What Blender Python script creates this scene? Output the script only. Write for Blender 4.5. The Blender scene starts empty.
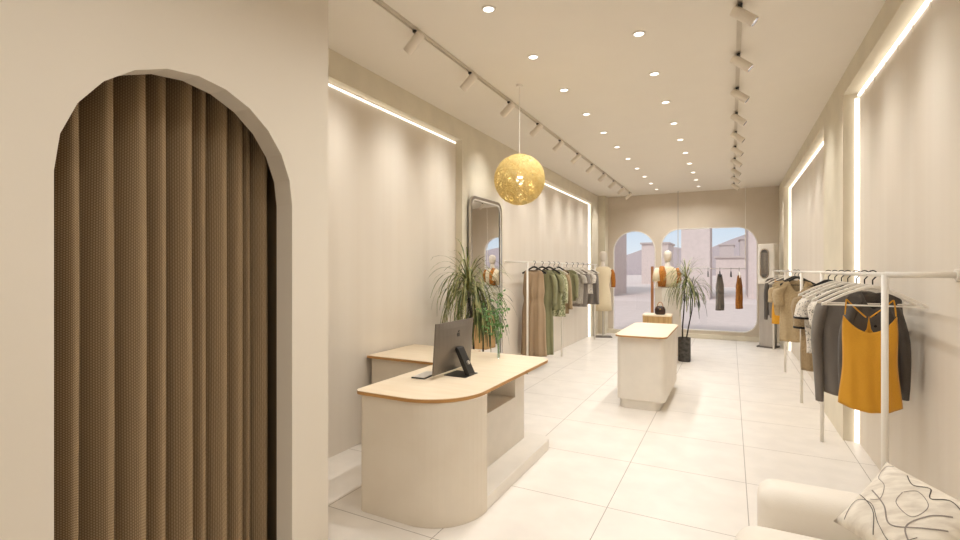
import bpy, bmesh, math, random
from mathutils import Vector, Matrix, noise
random.seed(7)
sc = bpy.context.scene
COL = sc.collection
PI = math.pi

# ------------------------------------------------------------------ materials
def mat(name, col, rough=.6, metal=0, spec=.5, col2=None, nscale=(4,4,4), detail=3, emit=None, estr=0,
        bump=0, bscale=200, contrast=(.35,.65), alpha=None, trans=0, sheen=0):
    m = bpy.data.materials.new(name); m.use_nodes = True
    nt = m.node_tree; b = nt.nodes['Principled BSDF']
    b.inputs['Base Color'].default_value = (*col, 1)
    b.inputs['Roughness'].default_value = rough
    b.inputs['Metallic'].default_value = metal
    b.inputs['Specular IOR Level'].default_value = spec
    if sheen: b.inputs['Sheen Weight'].default_value = sheen
    tc = nt.nodes.new('ShaderNodeTexCoord')
    c2 = col2 or tuple(c*.93 for c in col)
    mp = nt.nodes.new('ShaderNodeMapping'); mp.inputs['Scale'].default_value = nscale
    nz = nt.nodes.new('ShaderNodeTexNoise'); nz.inputs['Scale'].default_value = 1; nz.inputs['Detail'].default_value = detail
    rp = nt.nodes.new('ShaderNodeValToRGB')
    rp.color_ramp.elements[0].position = contrast[0]; rp.color_ramp.elements[1].position = contrast[1]
    rp.color_ramp.elements[0].color = (*c2,1); rp.color_ramp.elements[1].color = (*col,1)
    nt.links.new(tc.outputs['Object'], mp.inputs['Vector']); nt.links.new(mp.outputs['Vector'], nz.inputs['Vector'])
    nt.links.new(nz.outputs['Fac'], rp.inputs['Fac']); nt.links.new(rp.outputs['Color'], b.inputs['Base Color'])
    if bump:
        n2 = nt.nodes.new('ShaderNodeTexNoise'); n2.inputs['Scale'].default_value = bscale
        bp = nt.nodes.new('ShaderNodeBump'); bp.inputs['Strength'].default_value = bump; bp.inputs['Distance'].default_value = .004
        nt.links.new(tc.outputs['Object'], n2.inputs['Vector']); nt.links.new(n2.outputs['Fac'], bp.inputs['Height'])
        nt.links.new(bp.outputs['Normal'], b.inputs['Normal'])
    if emit:
        b.inputs['Emission Color'].default_value = (*emit,1); b.inputs['Emission Strength'].default_value = estr
    if trans:
        b.inputs['Transmission Weight'].default_value = trans
    return m

def L(r,g,b):   # sRGB 0-255 -> linear
    return tuple(((v/255)/12.92 if v/255 <= .04045 else ((v/255+.055)/1.055)**2.4) for v in (r,g,b))

WALL = mat('wall_paint', L(225,216,202), .75, spec=.25, col2=L(223,214,199), nscale=(1.5,1.5,.8), bump=.04, bscale=60)
PANEL = mat('panel_wall_plaster', L(225,216,203), .7, spec=.25, col2=L(221,211,197), nscale=(5,5,.15), detail=2)
CEIL = mat('ceiling_paint', L(236,229,218), .85, spec=.1, col2=L(235,228,217))
FAR = mat('far_wall_paint', L(214,202,186), .8, spec=.2, col2=L(211,199,182))
COLM = mat('pilaster_paint', L(222,213,193), .7, spec=.25)
WHITE = mat('white_lacquer', L(236,230,220), .45, spec=.4)
DESKW = mat('desk_lacquer', L(226,216,200), .5, spec=.35, col2=L(222,211,194))
WHITEM = mat('white_metal', L(238,232,222), .35, spec=.5)
SPOTW = mat('spot_white', L(232,222,208), .45)
WOODT = mat('pale_maple', L(240,224,198), .35, col2=L(235,216,188), nscale=(3,18,18), detail=5)
WOODE = mat('maple_edge', L(196,150,90), .5, col2=L(170,122,66), nscale=(4,4,260))
WOODB = mat('oak_box', L(205,170,115), .5, col2=L(184,146,92), nscale=(60,60,2))
WOODD = mat('walnut_handle', L(176,122,76), .45, col2=L(150,98,58), nscale=(40,40,3))
CHROME = mat('brushed_chrome', L(200,195,190), .18, metal=1)
STEEL = mat('satin_steel', L(186,180,173), .4, metal=.6, col2=L(180,174,167), nscale=(20,20,2))
BLACK = mat('black_metal', L(30,27,25), .4)
DARK = mat('dark_plastic', L(45,42,40), .3)
BROWNW = mat('dark_brown_wall', L(120,98,68), .8)
SOFA = mat('sofa_boucle', L(238,231,220), .9, spec=.1, bump=.2, bscale=160, col2=L(235,227,215))
LED = mat('led_diffuser', (1,1,1), .5, emit=(1,.95,.88), estr=2.1)
LEDL = mat('led_left_diffuser', (1,1,1), .5, emit=(1,.95,.88), estr=1.9)
LEDW = mat('led_column_diffuser', (1,1,1), .5, emit=(1,.94,.86), estr=1.8)
LENS = mat('downlight_lens', (1,1,1), .5, emit=(1,.95,.88), estr=4)
GREY = mat('concrete_pot', L(88,84,78), .85, col2=L(52,50,46), nscale=(25,25,25), detail=6)
SOIL = mat('potting_soil', L(50,38,28), .95, nscale=(60,60,60))
TRUNK = mat('plant_stem', L(58,50,36), .8, col2=L(34,28,20), nscale=(20,20,60))
LEAF = mat('long_leaf', L(96,108,56), .5, col2=L(44,58,26), nscale=(14,14,8), contrast=(.4,.6))
LEAF2 = mat('long_leaf_pale', L(158,156,104), .5, col2=L(84,96,46), nscale=(14,14,8), contrast=(.4,.6))
LEAFG = mat('sprig_leaf', L(122,160,96), .5, col2=L(84,128,66), nscale=(30,30,30))
SKIN = mat('mannequin_plaster', L(222,212,198), .55)
OUTG = mat('pavement', L(202,189,186), .9)
OUTR = mat('road_surface', L(212,200,198), .9)
BLD = mat('pale_render', L(216,202,198), .9)
BLD2 = mat('grey_render', L(196,184,182), .9)
HILL = mat('hill_haze', L(186,176,180), 1)

def fabric(name, col, col2=None, scale=500, amt=None, bump=.25, bs=350, contrast=(.42,.58)):
    return mat(name, col, .9, spec=.15, col2=col2 or tuple(c*.78 for c in col), nscale=(scale,)*3, detail=1, bump=bump, bscale=bs, contrast=contrast, sheen=.15)
F_ORANGE = fabric('mustard_satin', L(214,157,54), L(205,148,47))
F_CHAR = fabric('charcoal_jersey', L(124,117,109), L(114,107,100))
F_CHARD = fabric('dark_charcoal_jersey', L(94,88,82), L(84,78,73))
F_BEIGE = fabric('beige_knit', L(192,172,138), L(158,137,104), 160, bump=.6, bs=140)
F_TAUPE = fabric('taupe_knit', L(168,146,112), L(140,118,88), 180, bump=.5)
F_BROWN = fabric('brown_linen', L(178,154,126), L(156,132,104), 260)
F_OLIVE = fabric('olive_cotton', L(142,140,106), L(124,122,90), 200)
F_FLORAL = fabric('floral_green_print', L(204,200,168), L(120,128,84), 55, contrast=(.45,.52))
F_PRINT = fabric('speckled_print', L(222,214,202), L(128,122,116), 90, contrast=(.36,.44))
F_LGREY = fabric('light_grey_knit', L(190,182,170), L(150,142,130), 110)
F_GREY = fabric('grey_jersey', L(138,130,122), L(126,118,110))
F_CREAM = fabric('cream_cotton', L(226,212,182), L(214,198,166))
F_RUST = fabric('rust_cotton', L(178,116,48), L(150,92,36), 60)
F_TRIM = fabric('black_trim', L(40,36,34))

def curtain_mat():
    m = mat('brown_weave_curtain', L(142,118,90), .9, spec=.1)
    nt = m.node_tree; b = nt.nodes['Principled BSDF']
    tc = nt.nodes.new('ShaderNodeTexCoord')
    w = []
    for rot in (.6, -.6):
        mp = nt.nodes.new('ShaderNodeMapping'); mp.inputs['Rotation'].default_value = (rot,0,0); mp.inputs['Scale'].default_value=(0,1,1)
        wv = nt.nodes.new('ShaderNodeTexWave'); wv.bands_direction = 'Z'; wv.inputs['Scale'].default_value = 62
        nt.links.new(tc.outputs['Object'], mp.inputs['Vector']); nt.links.new(mp.outputs['Vector'], wv.inputs['Vector']); w.append(wv)
    mx = nt.nodes.new('ShaderNodeMath'); mx.operation='MULTIPLY'
    nt.links.new(w[0].outputs['Fac'], mx.inputs[0]); nt.links.new(w[1].outputs['Fac'], mx.inputs[1])
    rp = nt.nodes.new('ShaderNodeValToRGB'); rp.color_ramp.elements[0].color=(*L(112,90,62),1); rp.color_ramp.elements[1].color=(*L(208,184,150),1)
    rp.color_ramp.elements[1].position=.75
    nt.links.new(mx.outputs[0], rp.inputs['Fac']); nt.links.new(rp.outputs['Color'], b.inputs['Base Color'])
    return m
CURT = curtain_mat()

def tile_mat():
    m = mat('white_floor_tile', L(235,228,219), .38, spec=.4)
    nt = m.node_tree; b = nt.nodes['Principled BSDF']
    old = b.inputs['Base Color'].links[0].from_socket
    tc = nt.nodes.new('ShaderNodeTexCoord'); mp = nt.nodes.new('ShaderNodeMapping')
    mp.inputs['Location'].default_value = (-.10, -2.40, 0)
    br = nt.nodes.new('ShaderNodeTexBrick'); br.offset = 0; br.squash = 1
    br.inputs['Scale'].default_value = 1; br.inputs['Brick Width'].default_value = .838; br.inputs['Row Height'].default_value = .854
    br.inputs['Mortar Size'].default_value = .0028; br.inputs['Mortar Smooth'].default_value = 0
    nt.links.new(tc.outputs['Object'], mp.inputs['Vector']); nt.links.new(mp.outputs['Vector'], br.inputs['Vector'])
    br.inputs['Mortar'].default_value = (*L(168,158,146),1)
    nt.links.new(old, br.inputs['Color1']); nt.links.new(old, br.inputs['Color2'])
    nt.links.new(br.outputs['Color'], b.inputs['Base Color'])
    return m
TILE = tile_mat()

def pillow_mat():
    m = mat('cushion_print', L(236,228,214), .9, spec=.1, bump=.2, bscale=300, col2=L(214,204,190), nscale=(14,50,14), contrast=(.3,.6))
    return m
PIL = pillow_mat()

def gold_mat():
    m = mat('gold_weave', L(248,232,172), .5, col2=L(240,216,142), nscale=(40,40,40), spec=.4)
    nt = m.node_tree; b = nt.nodes['Principled BSDF']; out = nt.nodes['Material Output']
    tr = nt.nodes.new('ShaderNodeBsdfTranslucent'); tr.inputs['Color'].default_value=(*L(252,238,182),1)
    mx = nt.nodes.new('ShaderNodeMixShader'); mx.inputs[0].default_value=.4
    nt.links.new(b.outputs[0], mx.inputs[1]); nt.links.new(tr.outputs[0], mx.inputs[2]); nt.links.new(mx.outputs[0], out.inputs['Surface'])
    return m
GOLD = gold_mat()

def glass_mat(name='window_glass', tint=(.93,.93,.94), refl=.06):
    m = bpy.data.materials.new(name); m.use_nodes = True; nt = m.node_tree; nt.nodes.clear()
    out = nt.nodes.new('ShaderNodeOutputMaterial'); t = nt.nodes.new('ShaderNodeBsdfTransparent'); t.inputs[0].default_value=(*tint,1)
    g = nt.nodes.new('ShaderNodeBsdfGlossy'); g.inputs['Roughness'].default_value=.02
    mx = nt.nodes.new('ShaderNodeMixShader'); mx.inputs[0].default_value=refl
    nt.links.new(t.outputs[0], mx.inputs[1]); nt.links.new(g.outputs[0], mx.inputs[2]); nt.links.new(mx.outputs[0], out.inputs['Surface'])
    return m
GLASS = glass_mat()
VGLASS = glass_mat('vase_glass', (.90,.95,.94), .12)
MIRROR = mat('mirror_glass', (.9,.9,.9), .01, metal=1, col2=(.9,.9,.9))

# ------------------------------------------------------------------ mesh helpers
def box(bm, lo, hi):
    vs = [bm.verts.new((x,y,z)) for x in (lo[0],hi[0]) for y in (lo[1],hi[1]) for z in (lo[2],hi[2])]
    for f in ((0,1,3,2),(4,6,7,5),(0,4,5,1),(2,3,7,6),(0,2,6,4),(1,5,7,3)): bm.faces.new([vs[i] for i in f])
def ring_loft(bm, rings, cap=True, closed=True):
    R = [[bm.verts.new(p) for p in r] for r in rings]
    n = len(R[0])
    for a,b in zip(R[:-1],R[1:]):
        for i in range(n if closed else n-1):
            j=(i+1)%n; bm.faces.new((a[i],a[j],b[j],b[i]))
    if cap: bm.faces.new(R[0][::-1]); bm.faces.new(R[-1])
def tube(bm, pts, r, n=8, cap=True):
    pts=[Vector(p) for p in pts]; rs = r if isinstance(r,(list,tuple)) else [r]*len(pts)
    rings=[]; up=None
    for i,p in enumerate(pts):
        d = (pts[min(i+1,len(pts)-1)]-pts[max(i-1,0)]).normalized()
        if up is None:
            up = Vector((0,0,1)) if abs(d.z)<.9 else Vector((1,0,0))
        s = d.cross(up).normalized(); u2 = s.cross(d).normalized(); up=u2
        rings.append([p+(s*math.cos(2*PI*k/n)+u2*math.sin(2*PI*k/n))*rs[i] for k in range(n)])
    ring_loft(bm, rings, cap)
def lathe(bm, prof, c=(0,0,0), n=32, cap=True):
    ring_loft(bm, [[(c[0]+r*math.cos(2*PI*k/n), c[1]+r*math.sin(2*PI*k/n), c[2]+z) for k in range(n)] for r,z in prof], cap)
def prism(bm, poly, z0, z1):
    ring_loft(bm, [[(x,y,z0) for x,y in poly],[(x,y,z1) for x,y in poly]])
def obj(name, bm, m, parent=None, smooth=False, bevel=0, seg=2, solid=0, sub=0, loc=None):
    bmesh.ops.recalc_face_normals(bm, faces=bm.faces)
    me = bpy.data.meshes.new(name); bm.to_mesh(me); bm.free()
    if smooth:
        for p in me.polygons: p.use_smooth = True
    me.materials.append(m)
    o = bpy.data.objects.new(name, me); COL.objects.link(o)
    if parent: o.parent = parent
    if loc: o.location = loc
    if solid:
        s = o.modifiers.new('s','SOLIDIFY'); s.thickness = solid
    if bevel:
        b = o.modifiers.new('b','BEVEL'); b.width = bevel; b.segments = seg; b.limit_method='ANGLE'
        b.harden_normals = False
    if sub:
        s = o.modifiers.new('u','SUBSURF'); s.levels = sub; s.render_levels = sub
    return o
def tag(o, label, cat, group=None):
    o['label']=label; o['category']=cat
    if group: o['group']=group
    return o
def thing(name, label, cat, loc=(0,0,0), rz=0, group=None):
    o = bpy.data.objects.new(name, None); COL.objects.link(o); o.location=loc; o.rotation_euler=(0,0,rz); o.empty_display_size=.1
    return tag(o,label,cat,group)
def struct(name, bm, m, parent=None, **k):
    o = obj(name, bm, m, parent, **k)
    if not parent: o['kind']='structure'
    return o
def dup(root, loc, rz=None, label=None):
    r = root.copy(); COL.objects.link(r); r.location=loc
    if rz is not None: r.rotation_euler=(0,0,rz)
    if label: r['label']=label
    for ch in list(root.children):
        c=ch.copy(); COL.objects.link(c); c.parent=r
        for g in list(ch.children):
            d=g.copy(); COL.objects.link(d); d.parent=c
    return r
def B(): return bmesh.new()
def rrect(x0,y0,x1,y1,rs,n=10):
    """rounded rectangle, rs = radii at (x0y0, x1y0, x1y1, x0y1)"""
    out=[]
    for (cx,cy,sx,sy,a0),r in zip(((x0,y0,1,1,PI),(x1,y0,-1,1,1.5*PI),(x1,y1,-1,-1,0),(x0,y1,1,-1,.5*PI)),rs):
        if r<=0: out.append((cx,cy)); continue
        for k in range(n+1):
            a=a0+k/n*PI/2; out.append((cx+sx*r+r*math.cos(a), cy+sy*r+r*math.sin(a)))
    return out

def wall_with_holes(bm, outer, holes, to3d, depth_vec):
    """planar wall with shaped openings, extruded by depth_vec"""
    from mathutils.geometry import tessellate_polygon
    loops=[outer]+holes
    allp=[p for l in loops for p in l]
    tris=tessellate_polygon([[Vector((p[0],p[1],0)) for p in l] for l in loops])
    A=[bm.verts.new(to3d(*p)) for p in allp]; Bv=[bm.verts.new(Vector(to3d(*p))+Vector(depth_vec)) for p in allp]
    for t in tris:
        try: bm.faces.new([A[i] for i in t]); bm.faces.new([Bv[i] for i in reversed(t)])
        except ValueError: pass
    k=0
    for l in loops:
        n=len(l)
        for i in range(n):
            j=(i+1)%n; bm.faces.new((A[k+i],A[k+j],Bv[k+j],Bv[k+i]))
        k+=n

# ------------------------------------------------------------------ room shell
ZC=3.42; YB=-1.6; YF=12.3
XL=-2.93; XLB=-3.02; XR=.93; XRB=1.05
bm=B(); box(bm,(-3.3,YB-.1,-.1),(1.2,YF+.12,0)); struct('floor',bm,TILE)
bm=B(); box(bm,(-3.3,YB-.1,ZC),(1.2,YF+.12,ZC+.12)); struct('ceiling',bm,CEIL)
bm=B(); box(bm,(XLB-.12,YB,0),(XLB,YF,ZC)); struct('wall_left',bm,PANEL)
bm=B(); box(bm,(XRB,YB,0),(XRB+.12,YF,ZC)); struct('wall_right',bm,PANEL)
bm=B(); box(bm,(XLB-.12,YB-.1,0),(XRB+.12,YB,ZC)); struct('wall_back',bm,WALL)
# piers and header proud of the recessed left wall
bm=B(); box(bm,(XLB,1.99,3.19),(XL,YF,ZC)); box(bm,(XLB,5.13,0),(XL,6.33,3.19)); box(bm,(XLB,11.38,0),(XL,YF,3.19)); struct('trim_1',bm,COLM)
bm=B(); box(bm,(XR,YB,3.23),(XRB,YF,ZC)); box(bm,(XR,5.56,0),(XRB,6.62,3.23)); box(bm,(XR,11.25,0),(XRB,YF,3.23)); struct('trim_2',bm,COLM)
bm=B(); box(bm,(XL,11.95,0),(-2.76,YF,ZC)); struct('trim_3',bm,COLM)
# far wall with an arched doorway and a wide round-cornered window
arch=[( -1.62,0.02),(-1.62,2.05)]+[(-2.13+.51*math.cos(a*PI/20),2.05+.51*math.sin(a*PI/20)) for a in range(1,20)]+[(-2.64,2.05),(-2.64,0.02)]
win=rrect(-1.50,.17,.53,2.57,(.3,.3,.42,.42))
bm=B(); wall_with_holes(bm,[(XLB,0),(XRB,0),(XRB,ZC),(XLB,ZC)],[arch[::-1],win[::-1]],lambda x,z:(x,YF,z),(0,.10,0))
struct('wall_far',bm,FAR)
def frame_from(poly, t, y0, y1):
    bm=B(); cx=sum(p[0] for p in poly)/len(poly); cz=sum(p[1] for p in poly)/len(poly)
    n=len(poly); inner=[]
    for i in range(n):
        a=Vector(poly[i-1]); b=Vector(poly[i]); c=Vector(poly[(i+1)%n])
        d=((b-a).normalized()+(c-b).normalized()).normalized(); nrm=Vector((-d.y,d.x))
        if nrm.dot(Vector((cx,cz))-b)<0: nrm=-nrm
        inner.append(b+nrm*t)
    for i in range(n):
        j=(i+1)%n
        q=[poly[i],poly[j],inner[j],inner[i]]
        f=[bm.verts.new((p[0],y0,p[1])) for p in q]; g=[bm.verts.new((p[0],y1,p[1])) for p in q]
        bm.faces.new(f); bm.faces.new(g[::-1])
        bm.faces.new((f[2],f[3],g[3],g[2])); bm.faces.new((f[0],f[1],g[1],g[0]))
    return bm
def pane_from(poly,y):
    bm=B(); bm.faces.new([bm.verts.new((p[0],y,p[1])) for p in poly]); 
    return bm
win_o=thing('window_1','wide shop window with rounded corners in the far wall','window'); win_o['kind']='structure'
del win_o['label']; del win_o['category']
obj('window_frame',frame_from(win,.022,YF-.012,YF+.08),WHITEM,win_o)
obj('pane',pane_from(win,YF+.06),GLASS,win_o)
door_o=thing('door_1','','door'); door_o['kind']='structure'; del door_o['label']; del door_o['category']
obj('door_frame',frame_from(arch,.022,YF-.012,YF+.08),WHITEM,door_o)
obj('pane',pane_from(arch,YF+.06),GLASS,door_o)
bm=B(); box(bm,(-1.715,12.19,.45),(-1.655,12.235,1.67)); box(bm,(-1.695,12.235,.6),(-1.675,12.36,.62)); box(bm,(-1.695,12.235,1.5),(-1.675,12.36,1.52))
obj('door_handle',bm,WOODD,door_o,bevel=.004)['label']='long vertical brown wooden pull bar'
bm=B(); box(bm,(-2.78,12.2,0),(.93,YF,.10)); struct('baseboard_far',bm,COLM,bevel=.004)
# partition with the arched fitting-room opening
R=.49; yc=1.25; zs=1.93
ar=[(yc+R,0.0)]+[(yc+R*math.cos(k*PI/12),zs+R*math.sin(k*PI/12)) for k in range(0,13)]+[(yc-R,0.0)]
outer=[(YB,0)]+ar[::-1]+[(1.99,0),(1.99,ZC),(YB,ZC)]
bm=B(); wall_with_holes(bm,outer,[],lambda y,z:(-2.0,y,z),(-.115,0,0)); struct('wall_partition',bm,WALL)
bm=B(); box(bm,(XLB,1.87,0),(-2.115,1.985,ZC)); struct('wall_partition_return',bm,WALL)
bm=B(); box(bm,(-3.015,1.84,0),(-2.12,1.865,ZC)); struct('trim_4',bm,BROWNW)
bm=B(); box(bm,(-2.9,YB+.01,0),(-2.87,1.83,ZC)); struct('wall_fitting_room',bm,BROWNW)

# LED strips
def led(name_pts, m, label):
    bm=B(); box(bm,*name_pts); return tag(obj('led_strip',bm,m),label,'light strip')
led(((-3.018,2.0,3.155),(-3.006,5.11,3.167)),LEDL,'warm LED strip along the top of the near left wall recess')
led(((-3.018,6.35,3.155),(-3.006,11.34,3.167)),LEDL,'warm LED strip along the top of the left recess behind the long dress rack')
led(((-3.018,11.355,.0),(-2.98,11.378,3.15)),LEDW,'vertical LED strip beside the standing mannequin on the left wall')
led(((1.028,-1.0,3.185),(1.048,5.5,3.203)),LED,'warm LED strip along the top of the near right wall recess')
led(((1.03,6.64,3.195),(1.048,11.2,3.213)),LED,'warm LED strip along the top of the farther right wall recess')
led(((1.018,5.535,0),(1.048,5.557,3.18)),LEDW,'vertical LED strip on the right pier behind the mustard camisole')
led(((1.018,11.215,0),(1.048,11.245,3.22)),LEDW,'vertical LED strip in the far right corner behind the tall appliance')
tick=None  # added ticks that stand in for shadow scallops below the strip, no fittings there
for k in range(11):
    y=2.2+k*.31
    if not tick:
        bm=B(); box(bm,(1.04,-.004,-.04),(1.048,.004,0)); tick=tag(obj('shade_tick',bm,SPOTW,loc=(0,y,3.184)),'small pale added clip under the near right LED strip','tick','shade ticks under the right LED strip')
    else:
        c=tick.copy(); COL.objects.link(c); c.location=(0,y,3.184)

# ------------------------------------------------------------------ ceiling lights
def area(name, loc, rot, size, power, col=(1,.985,.957), spread=PI, shape='DISK', parent=None, sy=None):
    l=bpy.data.lights.new(name,'AREA'); l.shape=shape; l.size=size; l.energy=power; l.color=col; l.spread=spread
    if sy: l.size_y=sy
    o=bpy.data.objects.new(name,l); COL.objects.link(o); o.location=loc; o.rotation_euler=rot
    if parent: o.parent=parent
    return o
DL=None
def downlight(x,y,label,grp):
    global DL
    if DL is None:
        t=thing('recessed_downlight',label,'ceiling light',(x,y,ZC),0,grp)
        bm=B(); lathe(bm,[(.052,-.001),(.05,-.008),(.038,-.008),(.036,-.001)],n=28,cap=False); obj('trim_ring',bm,WHITEM,t,smooth=True)
        bm=B(); lathe(bm,[(.036,-.002),(.034,-.004)],n=24); obj('lens',bm,LENS,t)
        area('downlight_beam',(0,0,-.012),(0,0,0),.07,DLP,spread=2.5,parent=t)
        DL=t; return t
    t=dup(DL,(x,y,ZC),None,label); t['group']=grp; return t
DLP=7.5
for k in range(12):
    y=3.0+.853*k-.853
    if y>12: break
    if k>=1: downlight(-1.5,y,'small round recessed downlight in the row nearer the left track','downlights of the left row')
    downlight(-.63,y,'unseen recessed downlight added past the right row as near-end fill','downlights of the right row')  # the first one is out of view, added for near-end fill
for y in (2.147,1.294,.441,-.412,-1.265):  # unseen lamps above and behind the camera, added to fill the near end
    if y<2: downlight(-.63,y,'unseen recessed downlight added past the right row as near-end fill','downlights of the right row')

def track(x,y0,y1,label):
    bm=B(); box(bm,(x-.017,y0,ZC-.022),(x-.011,y1,ZC)); box(bm,(x+.011,y0,ZC-.022),(x+.017,y1,ZC)); box(bm,(x-.011,y0,ZC-.01),(x+.011,y1,ZC))
    return tag(obj('light_track',bm,TRK),label,'light track')
TRK=mat('track_aluminium',L(214,204,188),.5)
track(-2.11,1.0,11.8,'long slim ceiling track of spotlights along the left wall')
track(.055,.8,11.6,'long slim ceiling track of spotlights along the right wall')
SP={}
SPP=3.1
def spot(x,y,side,label,grp):
    if side in SP:
        return dup(SP[side],(x,y,ZC-.022),None,label)
    t=thing('track_spotlight',label,'spotlight',(x,y,ZC-.022),0,grp)
    bm=B(); box(bm,(-.014,-.035,-.016),(.014,.035,0)); obj('track_adapter',bm,BLACK,t,bevel=.003)
    bm=B(); tube(bm,[(0,0,-.014),(0,0,-.05)],.008); obj('pivot_stem',bm,CHROME,t)
    a=math.radians(40); d=Vector((side*math.cos(a),0,-math.sin(a)))
    c=Vector((side*.02,0,-.075))
    bm=B(); n=24
    pts=[c-d*.075,c-d*.072,c+d*.088,c+d*.09,c+d*.088]; tube(bm,[c-d*.08,c-d*.076,c+d*.088,c+d*.09],[.03,.036,.036,.034],24)
    bm.free(); bm=B(); u_=Vector((0,1,0)); v_=d.cross(u_)
    ring_loft(bm,[[c+d*dd+(u_*math.cos(2*PI*k/24)+v_*math.sin(2*PI*k/24))*rr for k in range(24)] for dd,rr in ((-.085,.02),(-.08,.034),(-.074,.036),(.088,.036),(.09,.035),(.09,.033),(-.02,.033))])
    obj('spot_body',bm,SPOTW,t)
    bm=B(); ring_loft(bm,[[c+d*dd+(u_*math.cos(2*PI*k/20)+v_*math.sin(2*PI*k/20))*.0315 for k in range(20)] for dd in (.0885,-.012)],cap=False); obj('baffle',bm,BLACK,t)
    bm=B(); tube(bm,[c-d*.014,c-d*.008],[.03,.03],20); obj('spot_lens',bm,LENSD,t)
    q=Vector((0,0,-1)).rotation_difference(d).to_euler()
    area('spot_beam',c+d*.0,q,.045,SPP,spread=1.9,parent=t)
    SP[side]=t; return t
LENSD=mat('spot_lens_glow',(1,1,1),.5,emit=(1,.93,.85),estr=4)
for k in range(11): spot(-2.11,3.0+.862*k,-1,'white cylinder spotlight on the left track aimed at the left wall','spotlights on the left track')
for k in range(10): spot(.055,3.72+.845*k,1,'white cylinder spotlight on the right track aimed at the right wall','spotlights on the right track')

# woven gold pendant
PX,PY,PZ,PR=-1.85,4.38,2.485,.25
t=thing('pendant_lamp','large gold woven ball pendant lamp hanging above the reception desk','pendant lamp',(PX,PY,PZ))
bm=B(); tube(bm,[(0,0,PR-.01),(0,0,ZC-PZ)],.0035,6); obj('cord',bm,WHITEM,t)
bm=B(); lathe(bm,[(.03,ZC-PZ-.02),(.035,ZC-PZ-.001)],n=20); obj('ceiling_cap',bm,WHITEM,t)
bm=B(); rnd=random.Random(3)
for i in range(150):
    ax=Vector((rnd.gauss(0,1),rnd.gauss(0,1),rnd.gauss(0,1))).normalized()
    u=ax.orthogonal().normalized(); v=ax.cross(u); off=rnd.uniform(-.55,.55); h=.0036
    N=44; rad=PR*(1-.02*rnd.random())
    ph=rnd.uniform(0,2*PI); wob=rnd.uniform(.03,.10)
    ins=[];
    for k in range(N):
        a=2*PI*k/N; o2=off+wob*math.sin(3*a+ph); rr=math.sqrt(1-o2*o2)
        p=(u*math.cos(a)+v*math.sin(a))*rr+ax*o2
        ins.append((p*rad-ax*h, p*rad+ax*h))
    V=[(bm.verts.new(a),bm.verts.new(b)) for a,b in ins]
    for k in range(N): bm.faces.new((V[k][0],V[(k+1)%N][0],V[(k+1)%N][1],V[k][1]))
obj('woven_shade',bm,GOLD,t,solid=.0025)
bm=B(); bmesh.ops.create_uvsphere(bm,u_segments=20,v_segments=12,radius=.045); obj('bulb',bm,LENS,t,smooth=True)
l=bpy.data.lights.new('pendant_light','POINT'); l.energy=24; l.color=(1,.9,.72); l.shadow_soft_size=.05
o=bpy.data.objects.new('pendant_light',l); COL.objects.link(o); o.parent=t

# ------------------------------------------------------------------ curtain
kn=[.55,.69,.83,.925,1.035,1.15,1.24,1.35,1.43,1.53,1.62,1.68,1.765]
def fold_d(s):
    if s>.86: return math.cos((s-.86)/.14*PI/2)**.6
    q=max(0,min(1,(s-.10)/.62)); return q*q*(3-2*q)
bm=B(); cols=[]
for a,b in zip(kn[:-1],kn[1:]):
    w=b-a; n=20
    for k in range(n):
        s=k/n; cols.append((a+w*s, fold_d(s)*min(.12,1.1*w), s))
cols.append((kn[-1],0,1))
rows=[0.015+i*(2.72/30) for i in range(31)]
grid=[]
for z in rows:
    r=[]
    for (y,d,s) in cols:
        wv=.012*noise.noise(Vector((y*5,z*.5,3)))
        r.append(bm.verts.new((-2.30+d+wv, y+.010*noise.noise(Vector((y*3,z*.6,9))), z)))
    grid.append(r)
for a,b in zip(grid[:-1],grid[1:]):
    for i in range(len(a)-1): bm.faces.new((a[i],a[i+1],b[i+1],b[i]))
tag(obj('curtain',bm,CURT,smooth=True,solid=.003),'brown woven pleated curtain hanging inside the arched opening','curtain')

# ------------------------------------------------------------------ reception desk
t=thing('reception_desk','white rounded L-shaped reception desk with pale wooden top','desk',(-1.9,2.9,0))
def sh(poly): return [(x+1.9,y-2.9) for x,y in poly]
X0,X1,Y0,Y1=-2.213,-1.435,2.43,4.14
bm=B()
prism(bm,sh(rrect(X0+.02,Y0+.02,X1+.005,2.84,(.05,.36,0,0),14)),.0,.775)
obj('body',bm,DESKW,t,bevel=.003)
bm=B()
bx=lambda a,b: box(bm,(a[0]+1.9,a[1]-2.9,a[2]),(b[0]+1.9,b[1]-2.9,b[2]))
bx((-2.16,2.845,.09),(-1.645,4.0,.50)); bx((-2.16,2.845,.50),(-1.88,4.0,.775)); bx((-1.88,3.80,.5),(-1.645,4.0,.775)); bx((-1.88,2.845,.735),(-1.645,3.80,.775))
obj('shelf_unit',bm,WHITE,t)
bm=B(); prism(bm,sh(rrect(-2.16,2.842,-1.435,4.16,(0,0,.12,.05),10)),0,.088); obj('plinth',bm,WHITE,t,bevel=.004)
def topslab(poly,parent,name='top'):
    bm=B(); prism(bm,poly,.776,.797); e=obj('edge_band',bm,WOODE,parent)
    e['label']='golden brown wooden edge band'
    bm=B(); prism(bm,[(x*1,y*1) for x,y in poly],.797,.801); return obj(name,bm,WOODT,parent)
topslab(sh(rrect(X0,Y0,X1,Y1,(.05,.38,.12,.02),14)),t)
topslab(sh(rrect(-3.00,3.47,-2.201,4.22,(.0,.0,0,.0))),t,'side_top')
bm=B(); bx((-2.97,3.50,0),(-2.205,4.18,.775)); obj('side_cabinet',bm,DESKW,t)

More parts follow.
